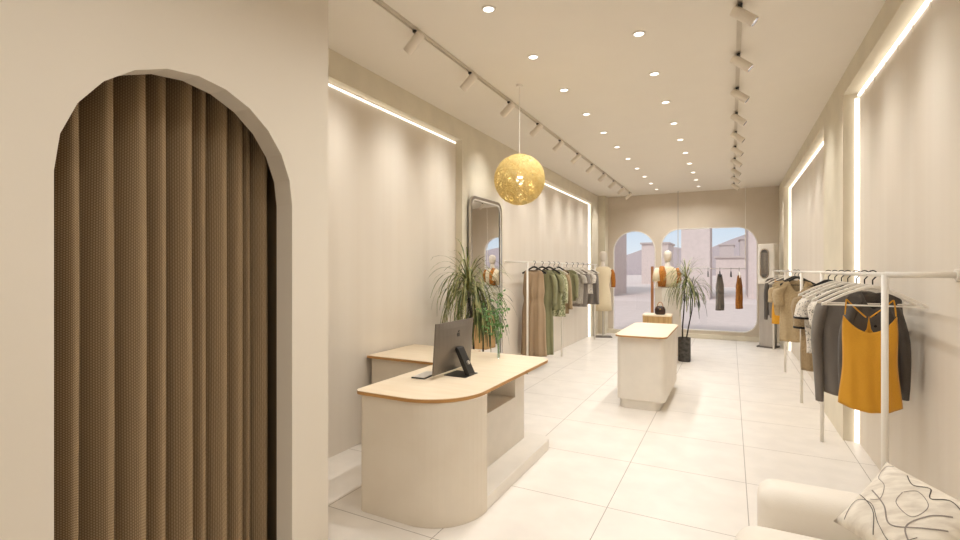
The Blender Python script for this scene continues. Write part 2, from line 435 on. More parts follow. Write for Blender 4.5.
# ------------------------------------------------------------------ computer
t=thing('desktop_computer','silver all-in-one computer on a black stand on the reception desk, seen from behind','computer',(-1.895,3.17,.801),math.radians(-1))
tilt=math.radians(7)
def tl(p):  # screen leans back toward +x at the top
    x,y,z=p; return (x*math.cos(tilt)+ (z-.03)*math.sin(tilt)*.6, y, z)
bm=B(); ys=[-.268+i*.536/12 for i in range(13)]; zsn=[.03+i*.375/8 for i in range(9)]
fr=[]; bk=[]
for z in zsn:
    a=[];b=[]
    for y in ys:
        cu=(1-(y/.268)**2)*(1-((z-.2175)/.1875)**2); cu=max(cu,0)
        a.append(bm.verts.new(tl((-.008,y,z)))); b.append(bm.verts.new(tl((.004+.035*cu**.8,y,z))))
    fr.append(a); bk.append(b)
for g,s in ((fr,1),(bk,-1)):
    for r0,r1 in zip(g[:-1],g[1:]):
        for i in range(12): bm.faces.new((r0[i],r0[i+1],r1[i+1],r1[i]))
for i in range(12):
    bm.faces.new((fr[0][i],fr[0][i+1],bk[0][i+1],bk[0][i])); bm.faces.new((fr[-1][i],fr[-1][i+1],bk[-1][i+1],bk[-1][i]))
for i in range(8):
    for e in (0,12): bm.faces.new((fr[i][e],fr[i+1][e],bk[i+1][e],bk[i][e]))
ALU=mat('dark_aluminium',L(124,116,106),.42,metal=.5,col2=L(118,110,101))
hs=obj('screen_housing',bm,ALU,t,smooth=False)
bm=B(); q=[tl((-.0095,y,z)) for y,z in ((-.26,.04),(.26,.04),(.26,.398),(-.26,.398))]; bm.faces.new([bm.verts.new(p) for p in q]); obj('screen',bm,DARK,hs)
# black stand: foot plate and leaning neck
bm=B(); box(bm,(-.02,-.095,0),(.17,.095,.006)); 
nk=[(.165,.006),(.172,.018),(.075,.205),(.055,.21),(.05,.19),(.135,.012)]
ring_loft(bm,[[(x,-.045,z) for x,z in nk],[(x,.045,z) for x,z in nk]])
obj('stand',bm,BLACK,t,bevel=.003)
# emblem on the back: bitten round fruit with a leaf
bm=B(); em=[]
for k in range(40):
    a=2*PI*k/40; r=.019*(1+.07*math.cos(2*a)); y=r*math.cos(a); z=r*1.05*math.sin(a)-(.004*math.exp(-(math.cos(a)/.25)**2) if math.sin(a)>0 else -.003*math.exp(-(math.cos(a)/.25)**2))
    dy,dz=y-.021,z-.002
    dd=math.hypot(dy,dz)
    if dd<.009: y,z=.021+dy/dd*.009,.002+dz/dd*.009
    em.append((y,z))
lf=[(.001,.021),(.004,.031),(.012,.035),(.010,.026)]
for pl in (em,lf):
    ring_loft(bm,[[tl((xx,y,z+.30)) for y,z in pl] for xx in (.030,.0345)])
obj('emblem',bm,BLACK,hs)['label']='small dark fruit emblem with a leaf'
bm=B(); tube(bm,[(.135,0,.095),(.145,0,.10)],.016,16); obj('cable_port',bm,STEEL,t)
t=thing('keyboard','slim white and black keyboard lying flat on the desk beside the computer','keyboard',(-2.03,2.99,.801),math.radians(4))
bm=B(); box(bm,(-.055,-.10,.0),(.055,.12,.010)); ks=obj('case',bm,DARK,t,bevel=.003)
bm=B()
for i in range(5):
    for j in range(11): box(bm,(-.05+i*.0205,-.095+j*.019,.010),(-.033+i*.0205,-.079+j*.019,.013))
obj('keys',bm,WHITEM,ks)

# glass vase with leafy sprigs
t=thing('glass_vase','slender clear glass vase at the far end of the reception desk','vase',(-1.86,3.92,.801))
bm=B(); ring=[(.012,0),(.014,.01),(.013,.10),(.011,.2),(.013,.24)]
lathe(bm,ring,n=20,cap=False); bm2=bm; obj('glass_body',bm,VGLASS,t,smooth=True,solid=.002)
bm=B(); lathe(bm,[(.010,.003),(.012,.012),(.0115,.09)],n=16); obj('water',bm,glass_mat('water_tint',(.88,.94,.92),.05),t)
rt=tag(bpy.data.objects.new('leafy_branch',None),'green leafy sprigs standing in the slender glass vase','plant'); COL.objects.link(rt); rt.location=(-1.86,3.92,.801)
rnd=random.Random(11); bs=B(); bl=B()
def leafquad(bm,p,d,w,ln):
    d=d.normalized(); s=d.cross(Vector((rnd.uniform(-1,1),rnd.uniform(-1,1),rnd.uniform(-.3,1)))).normalized()*w
    pts=[p,p+d*ln*.35+s,p+d*ln*.75+s*.7,p+d*ln,p+d*ln*.75-s*.7,p+d*ln*.35-s]
    bm.faces.new([bm.verts.new(q) for q in pts])
for i in range(7):
    dx=rnd.uniform(-.17,.17); dy=rnd.uniform(-.1,.1); h=rnd.uniform(.36,.58)
    pts=[Vector((0,0,.01))+Vector((dx*s*s,dy*s*s,h*s)) for s in (0,.2,.4,.6,.8,1)]
    tube(bs,pts,[.0025]*3+[.002,.0015,.001],5)
    for k in range(15):
        s=rnd.uniform(.42,1); p=Vector((dx*s*s,dy*s*s,.01+h*s)); d=Vector((rnd.gauss(0,1),rnd.gauss(0,1),rnd.gauss(.1,.6))).normalized()
        e=p+d*rnd.uniform(.02,.075); tube(bs,[p,e],.0009,4)
        for _ in range(2): leafquad(bl,e,d+Vector((rnd.gauss(0,.5),rnd.gauss(0,.5),rnd.gauss(0,.5))),.010,.028)
obj('stems',bs,LEAFG,rt); obj('leaves',bl,LEAFG,rt)

# ------------------------------------------------------------------ island counter
t=thing('display_counter','white freestanding display counter with pale wooden top in mid-floor','counter',(-.915,6.3,0))
bm=B(); prism(bm,rrect(-.265,-.62,.265,.74,(.07,.07,.07,.07),8),.105,.826); obj('body',bm,DESKW2:=mat('counter_lacquer',L(232,225,214),.45),t,bevel=.003)
bm=B(); prism(bm,rrect(-.245,-.60,.205,.66,(.1,.1,.1,.1),8),0,.104); obj('plinth',bm,DESKW2,t)
bm=B(); prism(bm,rrect(-.285,-.68,.285,.78,(.11,.11,.11,.11),10),.827,.843); obj('edge_band',bm,WOODE,t)['label']='golden brown wooden edge band'
bm=B(); prism(bm,rrect(-.285,-.68,.285,.78,(.11,.11,.11,.11),10),.843,.848); obj('top',bm,WOODT,t)

# ------------------------------------------------------------------ plinth, oak box, bag
t=thing('display_plinth','tall white display plinth under the draped mannequin bust','plinth',(-1.05,9.60,0),math.radians(-62+90))
bm=B(); box(bm,(-.18,-.18,0),(.18,.18,1.235)); obj('body',bm,WHITE,t,bevel=.006)
bm=B(); box(bm,(-.185,-.185,1.236),(.185,.185,1.26)); obj('top_plate',bm,WHITEM,t,bevel=.004)
t=thing('oak_display_box','low fluted oak display box in front of the tall white plinth','display box',(-1.13,8.85,0),math.radians(3))
bm=B()
for k in range(24): box(bm,(-.23+k*.0192,-.20,0),(-.23+k*.0192+.0165,.2,.795))
obj('body',bm,WOODB,t)
bm=B(); box(bm,(-.235,-.205,.796),(.235,.205,.822)); obj('top',bm,WOODT,t,bevel=.003)
t=thing('handbag','small dark brown handbag with looped handle on the oak display box','handbag',(-1.08,8.75,.822),math.radians(10))
bm=B(); ring_loft(bm,[[(w*math.cos(2*PI*k/24)*(abs(math.cos(2*PI*k/24))**-.35 if abs(math.cos(2*PI*k/24))>.05 else 1),d*math.sin(2*PI*k/24),z) for k in range(24)] for w,d,z in ((.07,.04,0),(.085,.05,.02),(.088,.05,.09),(.07,.035,.13),(.04,.02,.15))])
LEATH=mat('brown_leather',L(64,38,24),.35,col2=L(40,24,16),nscale=(12,12,12)); obj('body',bm,LEATH,t,smooth=True)
bm=B(); tube(bm,[(-.045,-.012,.12)]+[(-.045*math.cos(a),-.012,.14+.075*math.sin(a)) for a in [k*PI/10 for k in range(11)]]+[(.045,-.012,.12)],.006,8); obj('handle',bm,WOODD,t,smooth=True)
bm=B(); box(bm,(-.012,-.056,.085),(.012,-.046,.105)); obj('clasp',bm,mat('brass',L(200,160,90),.3,metal=1),t)

# ------------------------------------------------------------------ floor plants
def rosette(bm,c,n,ln,seed,w=.011,xmin=-9):
    r=random.Random(seed)
    for i in range(n):
        az=r.uniform(0,2*PI); el=r.uniform(-.25,1.45); L_=ln*r.uniform(.75,1.1); seg=9
        d=Vector((math.cos(az)*math.cos(el),math.sin(az)*math.cos(el),math.sin(el)))
        p=Vector(c)+Vector((0,0,r.uniform(-.06,.05))); pts=[p.copy()]
        for k in range(seg):
            d=(d+Vector((0,0,-.26-.04*k))*(.5+.5*math.cos(el))).normalized(); p=p+d*L_/seg; p.x=max(p.x,xmin+.015*math.sin(i)); pts.append(p.copy())
        side=Vector((-math.sin(az),math.cos(az),0))
        prev=None
        for k,q in enumerate(pts):
            ww=w*(math.sin(PI*min(.98,(k+.9)/(seg+1.6)))**.6)
            t_=(q-pts[max(k-1,0)]) if k else (pts[1]-q)
            up=side.cross(t_.normalized() if t_.length else Vector((0,0,1)))*ww*.25
            row=[bm.verts.new(q-side*ww+up),bm.verts.new(q),bm.verts.new(q+side*ww+up)]
            if prev: bm.faces.new((prev[0],prev[1],row[1],row[0])); bm.faces.new((prev[1],prev[2],row[2],row[1]))
            prev=row
def pot(t,w,h):
    bm=B(); ring_loft(bm,[[(x*s,y*s,z) for x,y in rrect(-w/2,-w/2,w/2,w/2,(w*.35,)*4,6)] for s,z in ((.94,0),(1,.02),(1,h),(.88,h),(.86,h-.03))],cap=True)
    pt=obj('pot',bm,GREY,t); bm=B(); prism(bm,[(x*.87,y*.87) for x,y in rrect(-w/2,-w/2,w/2,w/2,(w*.35,)*4,6)],h-.03,h-.012); obj('soil',bm,SOIL,pt)
t=thing('potted_dracaena','tall thin-stemmed dracaena in a dark concrete pot beside the white plinth','plant',(-.72,9.08,0))
pot(t,.2,.41)
bm=B(); tube(bm,[(-.03,0,.38),(-.03,0,.6),(-.01,.0,.85),(.0,.02,1.1),(-.0,.02,1.25),(.03,.0,1.38)],[.013,.012,.011,.010,.010,.012],8)
tube(bm,[(.03,0,.38),(.07,0,.62),(.12,-.01,.88),(.13,0,1.08),(.10,0,1.2)],[.012,.011,.010,.010,.011],8); obj('stems',bm,TRUNK,t,smooth=True)
bm=B(); rosette(bm,(.03,0,1.40),95,.60,5,.0065); obj('foliage',bm,LEAF2,t)
bm=B(); rosette(bm,(.12,0,1.20),60,.48,8,.0065); obj('foliage',bm,LEAF,t)
t=thing('potted_dracaena','bushy drooping dracaena standing behind the reception desk by the mirror','plant',(-2.54,4.78,0))
pot(t,.26,.36)
bm=B(); tube(bm,[(-.03,0,.33),(-.05,.02,.7),(-.03,-.05,1.0),(-.02,-.15,1.28)],[.014,.012,.012,.013],8)
tube(bm,[(.04,0,.33),(.05,.06,.6),(.02,.12,.9),(.0,.16,1.12)],[.013,.011,.011,.012],8); obj('stems',bm,TRUNK,t,smooth=True)
bm=B(); rosette(bm,(-.02,-.17,1.42),140,.62,21,.008,-.43); obj('foliage',bm,LEAF2,t)
bm=B(); rosette(bm,(.0,.08,1.18),95,.56,22,.008,-.43); obj('foliage',bm,LEAF,t)

# ------------------------------------------------------------------ mirror
t=thing('standing_mirror','tall round-cornered mirror in a silver frame leaning on the left pier','mirror',(-2.865,5.70,0))
mp=rrect(-.455,.06,.455,2.53,(.1,.1,.12,.12),10)
def tmir(u,z,d): return (d-.02*(z/2.5), u, z)
ins=rrect(-.42,.095,.42,2.495,(.07,.07,.09,.09),10)
bm=B(); n=len(mp)
for k in range(n):
    j=(k+1)%n
    f=[bm.verts.new(tmir(*mp[i],.015)) for i in (k,j)]+[bm.verts.new(tmir(*ins[i],.015)) for i in (j,k)]
    g=[bm.verts.new(tmir(*mp[i],-.02)) for i in (k,j)]+[bm.verts.new(tmir(*ins[i],-.02)) for i in (j,k)]
    bm.faces.new(f); bm.faces.new(g[::-1]); bm.faces.new((f[0],f[1],g[1],g[0])); bm.faces.new((f[3],f[2],g[2],g[3]))
obj('mirror_frame',bm,CHROME,t)
in2=rrect(-.403,.112,.403,2.478,(.06,.06,.08,.08),10); bm=B()
for k in range(n):
    j=(k+1)%n; bm.faces.new([bm.verts.new(tmir(*q,.006)) for q in (ins[k],ins[j],in2[j],in2[k])])
obj('inner_trim',bm,WHITEM,t,solid=.004)
bm=B(); bm.faces.new([bm.verts.new(tmir(u,z,0)) for u,z in ins]); obj('mirror_glass',bm,MIRROR,t)
bm=B(); box(bm,(-.03,-.35,0),(.05,-.30,.065)); box(bm,(-.03,.30,0),(.05,.35,.065)); obj('foot',bm,CHROME,t)

# ------------------------------------------------------------------ garment racks
def rack(name,label,x,z,y0,y1,posts,xw,side,r=.0165):
    t=thing(name,label,'clothes rack',(x,y0,0))
    bm=B(); tube(bm,[(0,0,z),(0,y1-y0,z)],.014,12); obj('rail',bm,WHITEM,t,smooth=True)
    bm=B(); tube(bm,[(0,0,z),((xw-x),0,z)],.017,12); obj('wall_arm',bm,WHITEM,t,smooth=True)
    bm=B(); tube(bm,[(xw-x,0,z),(xw-x-side*.012,0,z)],.032,16); obj('wall_flange',bm,WHITEM,t)
    for py in posts:
        bm=B(); tube(bm,[(0,py-y0,0.0),(0,py-y0,z)],r,12); obj('post',bm,WHITEM,t,smooth=True)
    return t
rack('clothes_rack','white wall-side clothes rack along the right wall with short tops',.75,1.57,3.37,11.2,[3.37,5.42,6.88,8.83,11.15],XRB,1)
rack('clothes_rack','white wall-side clothes rack along the left wall with long dresses',-2.755,1.71,6.57,11.08,[6.83,8.51,10.93],XLB,-1)
t=thing('hanging_rail','thin rail suspended by two rods in front of the far window','clothes rack',(0,12.02,1.615))
bm=B(); tube(bm,[(-1.09,0,0),(.3,0,0)],.008,8); obj('rail',bm,STEEL,t)
for x in (-1.09,.28):
    bm=B(); tube(bm,[(x,0,0),(x,0,ZC-1.615)],.007,8); obj('rod',bm,STEEL if x<0 else WHITEM,t)

# hangers: origin is where the hook meets the rail centre
def hanger(m, hookm, w=.25, bar=True, drop=.12, th=.009):
    t=thing('clothes_hanger','','clothes hanger')
    bm=B(); tube(bm,[(-.005*0-.028,0,-.004)]+[(.022*math.cos(a),0,.022*math.sin(a)) for a in [PI-k*PI*1.25/10 for k in range(11)]]+[(.0,0,-.035),(0,0,-.075)],.004,6)
    obj('hook',bm,hookm,t)
    bm=B()
    for s in (-1,1):
        pts=[(0,-.072),(s*.03,-.078),(s*w*.55,-.125),(s*w,-.072-drop)]
        ring_loft(bm,[[(x,-.011,z-th),(x,.011,z-th),(x,.011,z+th),(x,-.011,z+th)] for x,z in pts])
    obj('shoulders',bm,m,t,bevel=.003)
    if bar:
        bm=B(); tube(bm,[(-w+.01,0,-.072-drop),(w-.01,0,-.072-drop)],.005,8); obj('bar',bm,m,t)
    return t
WH=hanger(WHITEM,BLACK,.255); DK=hanger(BLACK,BLACK,.20,True,.10,.014)
WH['group']='';DK['group']=''
used={}
def place_hanger(kind,x,y,z,rz,label,group):
    src=WH if kind=='w' else DK
    if kind not in used: used[kind]=1; o=src; o.location=(x,y,z); o.rotation_euler=(0,0,rz)
    else: o=dup(src,(x,y,z),rz)
    o['label']=label; o['group']=group
    return o

def garment(name,label,cat,x,y,z,rz,m,top_hw,hem_hw,L0,L1,neck=.09,neckd=.05,depth=.055,waist=None,sleeve=None,
            sm=None,fold=.008,seed=0,slope=.32,back_neck=.02,flare=0,group=None,hemcurve=.0,cami=False,legs=False,trim=None,buttons=0):
    """shell of front and back panels; origin is at the rail, L0 = shoulder drop, L1 = hem drop"""
    t=thing(name,label,cat,(x,y,z),rz,group)
    bm=B(); NU,NV=26,26; r=random.Random(seed); ph=r.uniform(0,6)
    grids=[]
    for side in (-1,1):
        g=[]
        for j in range(NV+1):
            v=j/NV; row=[]
            for i in range(NU+1):
                u=-1+2*i/NU; hw=top_hw+(hem_hw-top_hw)*v
                if waist: hw*=1-(waist[1])*math.exp(-((v-waist[0])/.07)**2)
                hw+=.006*math.sin(7*v+ph)
                xx=hw*u
                a=abs(xx)
                nd=neckd if side<0 else back_neck
                if cami:
                    q=min(1,a/top_hw)
                    zt=-L0-(neckd*math.cos(q*PI/2)**.8 if side<0 else neckd*1.1*math.sin(q**.6*PI)**.7)
                else:
                    zt=-L0-slope*max(0,a-neck*.5)
                    if a<neck: zt-=nd*(1-(a/neck)**2)
                    zt-= .03*max(0,(a/top_hw-.85)/.15)
                zb=-L1-hemcurve*(1-u*u)
                zz=zt+(zb-zt)*v
                dd=depth*(1-abs(u)**2.4)*(.30+.70*min(1,v*3.2))
                if waist: dd*=1-.4*math.exp(-((v-waist[0])/.06)**2)
                f=fold*(.2+v)*math.sin(u*11+ph+side*1.3+1.2*math.sin(v*2.5+ph))+fold*.8*noise.noise(Vector((u*3,v*4,seed+side)))
                if flare: f+=flare*v*math.sin(u*19+ph)
                row.append((xx, side*dd+f*(1-abs(u)**6), zz))
            g.append(row)
        grids.append(g)
    V=[[[bm.verts.new(p) for p in row] for row in g] for g in grids]
    for s in (0,1):
        for j in range(NV):
            for i in range(NU):
                if legs and v and j>NV*.55 and i in (NU//2-1,NU//2) : continue
                bm.faces.new((V[s][j][i],V[s][j][i+1],V[s][j+1][i+1],V[s][j+1][i]))
    bmesh.ops.remove_doubles(bm,verts=[V[s][j][i] for s in (0,1) for j in range(NV+1) for i in (0,NU)],dist=.02)
    body=obj('body',bm,m,t,smooth=True,solid=.003)
    if sleeve:
        ln,r0,r1=sleeve
        for s in (-1,1):
            bm=B(); zt=-L0-slope*(top_hw-neck*.5)-.045
            n=10; rings=[]
            for k in range(n+1):
                f=k/n; ang=.45*(1-f)+.06
                cx=s*(top_hw-.045+ math.sin(ang)*0+ .045*math.sin(min(1,f*2.2)*PI/2)+.012*math.sin(3*f+ph)); cz=zt-ln*f
                rr=r0+(r1-r0)*f
                rings.append([(cx+rr*.75*math.cos(2*PI*q/14), rr*math.sin(2*PI*q/14)*1.0+.004*math.sin(6*f+q), cz+.5*s*rr*0-(.35*rr*math.cos(2*PI*q/14)*s if k==0 else 0)) for q in range(14)])
            ring_loft(bm,rings,cap=False); bm.faces.new([v for v in bm.verts][:14])
            sl_=obj('sleeve',bm,sm or m,t,smooth=True,solid=.0025)
            if trim:
                bm=B(); a=rings[-2]; b=rings[-1]; c=[((p[0]-cx)*1.06+cx,p[1]*1.06,p[2]) for p in b]; d=[(p[0],p[1],p[2]+.018) for p in c]
                ring_loft(bm,[c,d],cap=False); obj('cuff_trim',bm,trim,sl_,solid=.002)
    if cami:
        bm=B(); fx=[g for g in (-1,1)]
        for s in fx:
            xx=s*top_hw*.97
            tube(bm,[(xx,-.012,-L0+.004),(xx*.96,-.01,-L0+.07),(xx*.93,0,-.155)],.004,6)
            tube(bm,[(xx*.93,0,-.155),(xx*.5,.02,-L0+.04),(0.01*s,.035,-L0-.012)],.0045,6)
        obj('strap',bm,m,t)
    if buttons:
        bm=B()
        for k in range(buttons):
            zz=-L0-neckd-.03-k*.075; tube(bm,[(0,-depth*.5-.02,zz),(0,-depth*.5-.026,zz)],.008,10)
        obj('buttons',bm,F_TRIM,body)
    return t

# right rack, near to far (faces turned to the camera side)
RX,RZ=.765,1.57
gr='hangers on the right rack'
def hr(kind,y,label): return place_hanger(kind,RX-.0,y,RZ+.0,random.uniform(-.06,.06),label,gr)
hr('w',3.70,'white clothes hanger holding the mustard camisole, nearest on the right rack')
garment('camisole','mustard yellow camisole with thin straps at the near end of the right rack','camisole',RX-.015,3.70,RZ,0,F_ORANGE,.127,.152,.255,.80,neckd=.10,depth=.05,fold=.006,seed=1,cami=True,hemcurve=.035,back_neck=.0)
hr('w',3.90,'white clothes hanger directly behind the mustard camisole on the right rack')
garment('shirt','dark charcoal long-sleeved button shirt right behind the mustard camisole','shirt',RX+.045,3.90,RZ,0,F_CHARD,.145,.15,.105,.74,neck=.06,neckd=.12,depth=.05,sleeve=(.60,.048,.032),fold=.006,seed=2,buttons=5)
hr('w',4.13,'white clothes hanger inside the plain grey long-sleeved top on the right rack')
garment('long_sleeve_top','plain grey long-sleeved top behind the charcoal shirt on the right rack','top',RX-.02,4.13,RZ,0,F_CHAR,.20,.17,.105,.83,neck=.09,neckd=.05,depth=.06,sleeve=(.70,.055,.032),fold=.007,seed=3,hemcurve=.02)
hr('w',4.40,'white clothes hanger holding the pale speckled long top on the right rack')
garment('tunic','pale speckled long top half hidden behind the grey long-sleeved top','top',RX,4.40,RZ,0,F_PRINT,.19,.20,.105,.80,depth=.05,fold=.008,seed=4,sleeve=(.2,.07,.075))
hr('w',4.63,'white clothes hanger holding the grey jersey tee on the right rack')
garment('tee_shirt','mid grey jersey tee hidden in the middle of the near right rack','t-shirt',RX+.01,4.63,RZ,0,F_GREY,.18,.18,.105,.66,depth=.045,sleeve=(.16,.07,.075),fold=.006,seed=5)
hr('w',4.90,'white clothes hanger inside the speckled tee with black cuffs')
garment('tee_shirt','white speckled short-sleeved tee with black cuff trim on the right rack','t-shirt',RX-.01,4.90,RZ,0,F_PRINT,.20,.19,.105,.68,depth=.055,sleeve=(.19,.085,.085),trim=F_TRIM,fold=.007,seed=6)
hr('d',5.20,'black clothes hanger holding the taupe cardigan before the second post of the right rack')
garment('cardigan','taupe knitted half-sleeve cardigan behind the speckled tee on the right rack','cardigan',RX-.01,5.20,RZ,0,F_TAUPE,.21,.19,.105,.88,neckd=.12,depth=.06,sleeve=(.30,.085,.07),trim=F_TRIM,fold=.008,seed=7)
hr('d',7.35,'nearer of two black clothes hangers beside the third post of the right rack')
garment('sweater','beige knitted V-neck sweater with short sleeves, the nearer of the two beige ones','sweater',RX-.01,7.35,RZ,0,F_BEIGE,.205,.19,.105,.90,neck=.09,neckd=.15,depth=.07,sleeve=(.24,.09,.085),fold=.01,seed=8)
hr('d',7.72,'farther of two black clothes hangers between the third and fourth posts of the right rack')
garment('sweater','beige knitted sweater peeking out behind the nearer beige V-neck sweater','sweater',RX-.05,7.72,RZ,0,F_BEIGE,.21,.18,.105,.60,neckd=.06,depth=.06,sleeve=(.22,.085,.08),fold=.009,seed=9)
hr('w',8.55,'white clothes hanger holding the small mustard top on the right rack')
garment('camisole','small mustard top next to the grey tops at the far end of the right rack','camisole',RX-.02,8.55,RZ,0,F_ORANGE,.16,.20,.19,.80,neckd=.07,depth=.05,fold=.006,seed=10,cami=True)
hr('w',9.25,'white clothes hanger inside the mid grey top toward the far end of the right rack')
garment('long_sleeve_top','mid grey top beyond the small mustard top on the right rack','top',RX-.02,9.25,RZ,0,F_CHAR,.185,.18,.105,.77,depth=.05,fold=.006,seed=11)
hr('w',10.1,'white clothes hanger inside the darkest grey top, farthest on the right rack')
garment('long_sleeve_top','dark grey long-sleeved top hanging farthest along the right rack','top',RX-.02,10.1,RZ,0,F_CHARD,.19,.17,.105,.80,depth=.05,sleeve=(.68,.06,.04),fold=.006,seed=12)
# left rack, near to far
LX,LZ=-2.755,1.71
gl='hangers on the left rack'
def hl(kind,y,label): return place_hanger(kind,LX,y,LZ,random.uniform(-.08,.08),label,gl)
hl('d',7.12,'black clothes hanger holding the long brown dress on the left rack')
garment('long_dress','long brown sleeveless dress gathered at the waist, nearest on the left rack','dress',LX-.01,7.12,LZ,0,F_BROWN,.17,.225,.105,1.47,neckd=.05,depth=.11,waist=(.33,.16),fold=.02,seed=20,flare=.02)
hl('d',7.48,'black clothes hanger holding the olive jumpsuit on the left rack')
garment('jumpsuit','long olive jumpsuit with tied waist behind the brown dress','jumpsuit',LX+.02,7.48,LZ,0,F_OLIVE,.19,.17,.105,1.50,neckd=.08,depth=.08,waist=(.45,.14),sleeve=(.50,.06,.05),fold=.014,seed=21,flare=.008,legs=True)
hl('d',7.81,'black clothes hanger holding the short olive blouse on the left rack')
garment('blouse','short olive blouse between the jumpsuit and the floral blouse','blouse',LX+.02,7.81,LZ,0,F_OLIVE,.19,.2,.105,.80,neckd=.08,depth=.06,sleeve=(.3,.07,.06),fold=.012,seed=22)
hl('w',8.07,'white clothes hanger holding the pale green floral blouse on the left rack')
garment('blouse','pale green floral blouse on the left rack','blouse',LX+.015,8.07,LZ,0,F_FLORAL,.19,.2,.105,.93,neckd=.07,depth=.06,sleeve=(.5,.065,.05),fold=.012,seed=23)
hl('d',8.31,'black clothes hanger holding the taupe cardigan just before the middle post of the left rack')
garment('cardigan','taupe long-sleeved cardigan just before the middle post of the left rack','cardigan',LX+.015,8.31,LZ,0,F_TAUPE,.2,.19,.105,.90,neckd=.14,depth=.05,sleeve=(.62,.06,.05),fold=.01,seed=24)
hl('w',8.79,'white clothes hanger holding the sage green top beyond the middle post')
garment('blouse','sage green sleeved top just beyond the middle post of the left rack','blouse',LX+.01,8.79,LZ,0,F_OLIVE,.19,.18,.105,.70,neckd=.05,depth=.05,sleeve=(.45,.06,.05),fold=.01,seed=25)
hl('w',9.18,'white clothes hanger holding the light grey knitted tee')
garment('tee_shirt','light grey knitted tee with dark hem on the left rack','t-shirt',LX+.015,9.18,LZ,0,F_LGREY,.21,.2,.105,.78,neckd=.05,depth=.06,sleeve=(.18,.08,.08),fold=.008,seed=26)
hl('w',9.53,'white clothes hanger holding the grey jersey tee on the left rack')
garment('tee_shirt','plain grey jersey tee behind the light grey knitted tee','t-shirt',LX+.015,9.53,LZ,0,F_GREY,.2,.19,.105,.86,neckd=.05,depth=.05,sleeve=(.2,.075,.075),fold=.008,seed=27)
hl('w',9.92,'white clothes hanger holding the pale speckled top on the left rack')
garment('blouse','pale speckled top between two plain grey tops on the left rack','blouse',LX+.02,9.92,LZ,0,F_PRINT,.2,.19,.105,.62,neckd=.05,depth=.05,sleeve=(.2,.075,.07),fold=.008,seed=28)
hl('w',10.31,'white clothes hanger holding the charcoal long-sleeved top, farthest on the left rack')
garment('long_sleeve_top','charcoal long-sleeved top hanging farthest along the left rack','top',LX+.015,10.31,LZ,0,F_CHAR,.2,.19,.105,.86,neckd=.05,depth=.06,sleeve=(.66,.065,.05),fold=.008,seed=29)
# window rail, garments seen edge-on
gw='hangers on the suspended window rail'
for x,lb in ((-.46,'empty slim hanger on the window rail, nearest the potted dracaena'),(-.22,'slim hanger with the grey top on the window rail'),(.0,'empty slim hanger between the two garments on the window rail'),(.16,'slim hanger with the orange top on the window rail')):
    place_hanger('d' if x<0.1 else 'w',x,12.02,1.615,PI/2+.05,lb,gw)
garment('hung_top','narrow grey top hanging edge-on from the window rail','top',-.22,12.02,1.615,PI/2-.25,F_CHAR,.17,.18,.105,.93,depth=.07,fold=.01,seed=31)
garment('hung_top','narrow orange top hanging edge-on from the window rail','top',.16,12.02,1.615,PI/2-.2,F_RUST,.15,.17,.13,.88,depth=.06,fold=.01,seed=32)

# ------------------------------------------------------------------ mannequins
def ell(rx,ry,z,cx=0,cy=0,n=24): return [(cx+rx*math.cos(2*PI*k/n),cy+ry*math.sin(2*PI*k/n),z) for k in range(n)]
def egg_head(t,z,s=1):
    bm=B(); ring_loft(bm,[ell(r*s*.9,r*s,z+h*s) for r,h in ((.02,-.125),(.055,-.11),(.078,-.07),(.092,-.01),(.095,.04),(.085,.085),(.06,.115),(.02,.13))]); obj('head',bm,SKIN,t,smooth=True)
t=thing('mannequin','faceless egg-headed dress form in a cream dress with rust sleeves by the left wall','mannequin',(-2.69,11.44,0),math.radians(20))
egg_head(t,1.90)
bm=B(); ring_loft(bm,[ell(.045,.045,1.80),ell(.05,.05,1.70),ell(.10,.075,1.655),ell(.185,.10,1.60),ell(.20,.115,1.52),ell(.17,.12,1.40),ell(.13,.10,1.2),ell(.17,.12,1.02)]); obj('torso',bm,SKIN,t,smooth=True)
bm=B(); ring_loft(bm,[ell(.11,.085,1.665),ell(.19,.108,1.61),ell(.207,.125,1.52),ell(.178,.13,1.40),ell(.14,.11,1.22),ell(.18,.14,1.02),ell(.2,.16,.8),ell(.215,.17,.62)],cap=False); obj('dress',bm,F_CREAM,t,smooth=True,solid=.004)
for s in (-1,1):
    bm=B(); tube(bm,[(s*.19,0,1.59),(s*.225,0,1.48),(s*.24,0,1.3),(s*.235,-.02,1.18)],[.05,.058,.055,.05],12); obj('sleeve',bm,F_RUST,t,smooth=True)['label']='rust brown sleeve'
bm=B(); tube(bm,[(0,0,.01),(0,0,1.05)],.013,10); obj('pole',bm,STEEL,t)
bm=B(); box(bm,(-.2,-.16,0),(.2,.16,.012)); obj('base_plate',bm,mat('grey_steel',L(120,112,104),.5,metal=.4),t,bevel=.003)
t=thing('mannequin_bust','off-white egg-headed bust draped with a rust jacket on the tall white plinth','mannequin',(-1.05,9.60,1.26),math.radians(30))
egg_head(t,.58,.86)
bm=B(); ring_loft(bm,[ell(.04,.04,.50),ell(.048,.048,.41),ell(.10,.08,.37),ell(.185,.10,.32),ell(.19,.115,.24),ell(.16,.11,.12),ell(.13,.10,0)]); obj('torso',bm,SKIN,t,smooth=True)
bm=B(); ring_loft(bm,[ell(.09,.085,.385),ell(.12,.10,.37),ell(.205,.125,.33),ell(.215,.14,.22),ell(.19,.135,.10),ell(.18,.13,.015)],cap=False); obj('blouse',bm,F_CREAM,t,smooth=True,solid=.004)
